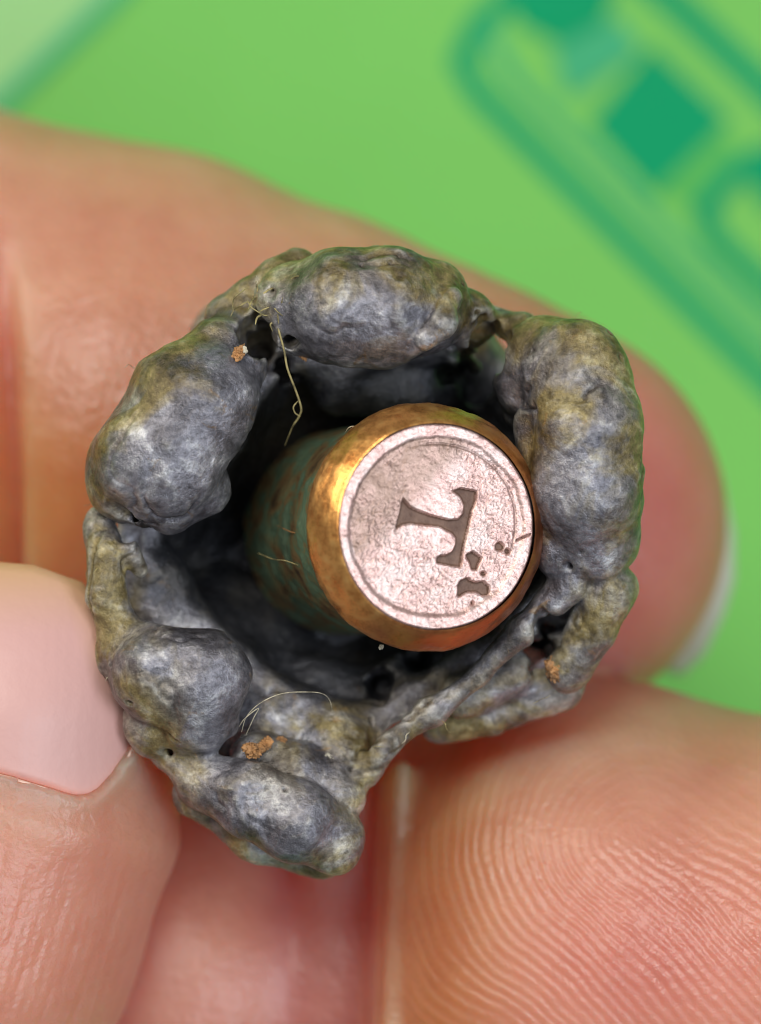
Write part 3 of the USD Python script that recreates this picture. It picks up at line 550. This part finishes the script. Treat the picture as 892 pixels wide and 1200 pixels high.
# nail outline of the thumb (pixels at its height)
NAIL = Polygon([(-190, 905), (-185, 780), (-160, 690), (-110, 660), (-40, 655), (40, 662), (96, 682), (128, 716), (146, 770), (160, 820), (164, 850), (152, 880), (136, 908), (120, 927), (108, 934), (92, 936), (76, 932), (60, 926), (0, 908), (-60, 900), (-130, 904)])
npt = shapely.points(qx, qy); dn = shapely.distance(NAIL.exterior, npt) * PX; inn = shapely.contains(NAIL, npt) & (v[:, 2] > -9) & (qy < 960)
near = (v[:, 2] > -10) & (n[:, 2] > 0) & (qx < 260)
fold = np.where(inn, 0, np.exp(-(dn / 0.40) ** 2) * near) * np.clip((qy - 700) / 120, 0, 1)
dip = np.where(inn, np.clip(dn / 0.25, 0, 1), 0) * near
v = v + n * (0.16 * fold - 0.45 * dip)[:, None]
# creases of the skin
v = v - n * (0.9 * np.exp(-((qx - 4 - 0.02 * (qy - 400)) / 16) ** 2) * (v[:, 2] < -8) * (v[:, 2] > -20) * np.clip((qy - 250) / 150, 0, 1))[:, None]
lines = lambda ph, s: -np.clip(np.sin(ph) - s, 0, 1) / (1 - s)
wv = meshkit.fbm(v * 0.5, 3, 71) * 5
kn = (np.min([seg_sdf(v.T, p[0], q[0], p[1], q[1]) for p, q in zip(THUMB[:-1], THUMB[1:])], 0) < 0.5) & (qy > 940)
v = v + n * (0.035 * kn * np.clip((qy - 960) / 150, 0, 1) * lines((qx * 0.93 + qy * 0.36) * 0.17 + wv, 0.2))[:, None]
v = v + n * ((meshkit.fbm(v * 0.45, 3, 72) - 0.5) * 0.12)[:, None]
n = vnormals(v, f)
# ridge phase: loops round a core that opens to the lower right
d0 = np.array([math.cos(math.radians(38)), math.sin(math.radians(38))])
wx, wy = qx + 60 * (meshkit.fbm(v * 0.16, 2, 81) - 0.5), qy + 60 * (meshkit.fbm(v * 0.16, 2, 82) - 0.5)
rx, ry = wx - 735, wy - 972
al = np.maximum(rx * d0[0] + ry * d0[1], 0); dd = np.hypot(rx - al * d0[0], ry - al * d0[1])
pad = (v[:, 2] > -13) & (qx > 440) & (qy > 780)
dd = dd + 18 * (meshkit.fbm(v * 0.42, 3, 83) - 0.5) + 2.5 * (meshkit.fbm(v * 1.6, 2, 84) - 0.5)
ridge = np.where(pad, (dd - 0.10 * np.clip(qx - 620, 0, 300)) / 13.0 * 2 * np.pi, 0)
amp = np.where(pad, np.clip((qx - 468) / 30, 0, 1) * np.clip(n[:, 2] * 2.5, 0, 1) * np.interp(qx, [480, 560, 760], [1.35, 1.25, 0.7]) * np.clip(0.3 + np.hypot(qx - 735, qy - 975) / 110, 0, 1) * np.clip((qy - 850) / 130, 0.15, 1), 0)
# faint ridges elsewhere
mid = (v[:, 2] < -8) & (qy < 800) & ~pad
ridge = np.where(mid, np.hypot(qx - 520, (qy - 520)) / 13.0 * 2 * np.pi, ridge); amp = np.where(mid, 0.1, amp)
thm = (np.min([seg_sdf(v.T, p[0], q[0], p[1], q[1]) for p, q in zip(THUMB[:-1], THUMB[1:])], 0) < 0.5) & (qy > 900)
ridge = np.where(thm, (qx * 0.96 + qy * 0.28) / 12.0 * 2 * np.pi, ridge); amp = np.where(thm, 0.35 * np.clip((qy - 1000) / 80, 0, 1), amp)
flush = np.clip(0.14 + 0.28 * thm + 0.95 * mid * np.clip((qx - 380) / 380, 0, 1) + 0.65 * pad * gs(760, 1130, 200, 140) + 0.9 * gs(395, 1080, 70, 200) * ~thm + 0.5 * ((qx > 90) & (qx < 420) & (qy > 900) & ~thm), 0, 1)
tan = np.clip(0.75 * pad * np.exp(-((qx - 510) / 75) ** 2) + 0.9 * mid * gs(70, 590, 150, 150), 0, 1)  # warm tone on the pad; middle finger's term paints its shaded, translucent side
put(hand, "skin", v, f, "skin", n, {"ridge": ridge, "ridge_amount": amp, "flush": flush, "tan": tan})
# --- nail plates
def nail_plate(name, outline, zf, th, lift_edge, label=None, look="nail"):
    """outline in pixels; zf(px, py) gives the plate's height in mm."""
    minx, miny, maxx, maxy = outline.bounds; st_ = 3.0
    gx, gy = np.arange(minx - 6, maxx + 6, st_), np.arange(miny - 6, maxy + 6, st_); X, Y = np.meshgrid(gx, gy, indexing="ij")
    pt = shapely.points(X.ravel(), Y.ravel()); d = shapely.distance(outline.exterior, pt); ins = shapely.contains(outline, pt)
    near_ = [outline.exterior.interpolate(outline.exterior.project(p)).coords[0] if (not i and q < 7) else (p.x, p.y) for p, i, q in zip(pt, ins, d)]
    XY = np.array(near_); zt = zf(XY[:, 0], XY[:, 1]); d = np.where(ins, d, 0)
    zt = zt + 0.018 * (meshkit.fbm(np.c_[(XY[:, 0] + 0.05 * XY[:, 1]) * 0.09, XY[:, 1] * 0.004, 0 * zt], 3, 91) - 0.5) + 0.06 * (meshkit.fbm(np.c_[XY * 0.012, 0 * zt], 2, 92) - 0.5)
    round_ = th * np.sqrt(np.clip(d * PX / 0.22, 0, 1)) - th * 0.25
    top = np.array([at(x, y, z) for (x, y), z in zip(XY, zt + round_)]); bot = np.array([at(x, y, z) for (x, y), z in zip(XY, zt - th)])
    N2 = len(gy); i0, j0 = np.meshgrid(np.arange(len(gx) - 1), np.arange(N2 - 1), indexing="ij"); a = (i0 * N2 + j0).ravel()
    q = np.c_[a, a + N2, a + N2 + 1, a + 1]; q = q[ins[q].any(1) & ((ins | (shapely.distance(outline.exterior, pt) < 7))[q]).all(1)]
    t = np.vstack([q[:, [0, 2, 1]], q[:, [0, 3, 2]]]); e = np.vstack([t[:, [0, 1]], t[:, [1, 2]], t[:, [2, 0]]])
    es = {tuple(x) for x in e}; bd = np.array([x for x in es if (x[1], x[0]) not in es]); M = len(top)
    side = np.vstack([np.c_[bd[:, 0], bd[:, 0] + M, bd[:, 1]], np.c_[bd[:, 1], bd[:, 0] + M, bd[:, 1] + M]])
    V = np.vstack([top, bot]); F = np.vstack([t, t[:, ::-1] + M, side]); fe = lift_edge(XY[:, 0], XY[:, 1])
    put(hand, name, V, F, look, None, {"free_edge": np.r_[fe, fe]}, label)
def thumb_top(x, y):
    u = (x + 12 + (y - 800) * 0.05) * PX
    zc = PchipInterpolator([560, 640, 700, 770, 850, 945, 1000], [-7.0, -4.2, -2.75, -1.75, -1.3, -1.4, -1.8])(y)
    return zc + np.sqrt(np.maximum(5.35 ** 2 - np.minimum(np.abs(u), 5.2) ** 2, 0.0)) - 5.35
nail_plate("nail", NAIL, lambda x, y: thumb_top(x, y) - 0.12, 0.28, lambda x, y: np.clip(0.85 * np.clip((745 - y) / 95, 0, 1) ** 1.3 + 0.7 * np.clip((x - 70 - (y - 690) * 0.3) / 70, 0, 1) * np.clip((840 - y) / 60, 0, 1), 0, 0.9), "glossy pink nail of the thumb")
put(hand, "cuticle", *tube([at(x, y, float(thumb_top(np.array(x), np.array(y))) + dz) for x, y, dz in [(-40, 904, .14), (0, 909, .15), (34, 919, .18), (62, 928, .16), (84, 937, .12), (104, 936, .12), (120, 930, .15), (137, 910, .17), (153, 882, .2), (165, 850, .2)]], 0.06, 8), "cuticle", None, None, "whitish rim of skin round the thumbnail")
MN = Polygon([(760, 480), (815, 505), (846, 556), (861, 625), (861, 680), (848, 722), (826, 768), (800, 792), (740, 780), (700, 640)])
nail_plate("nail", MN, lambda x, y: -21.0 + 0 * x - 0.00004 * ((y - 640) ** 2), 0.5, lambda x, y: np.zeros_like(x), "pale nail edge past the middle fingertip", "nail_edge")
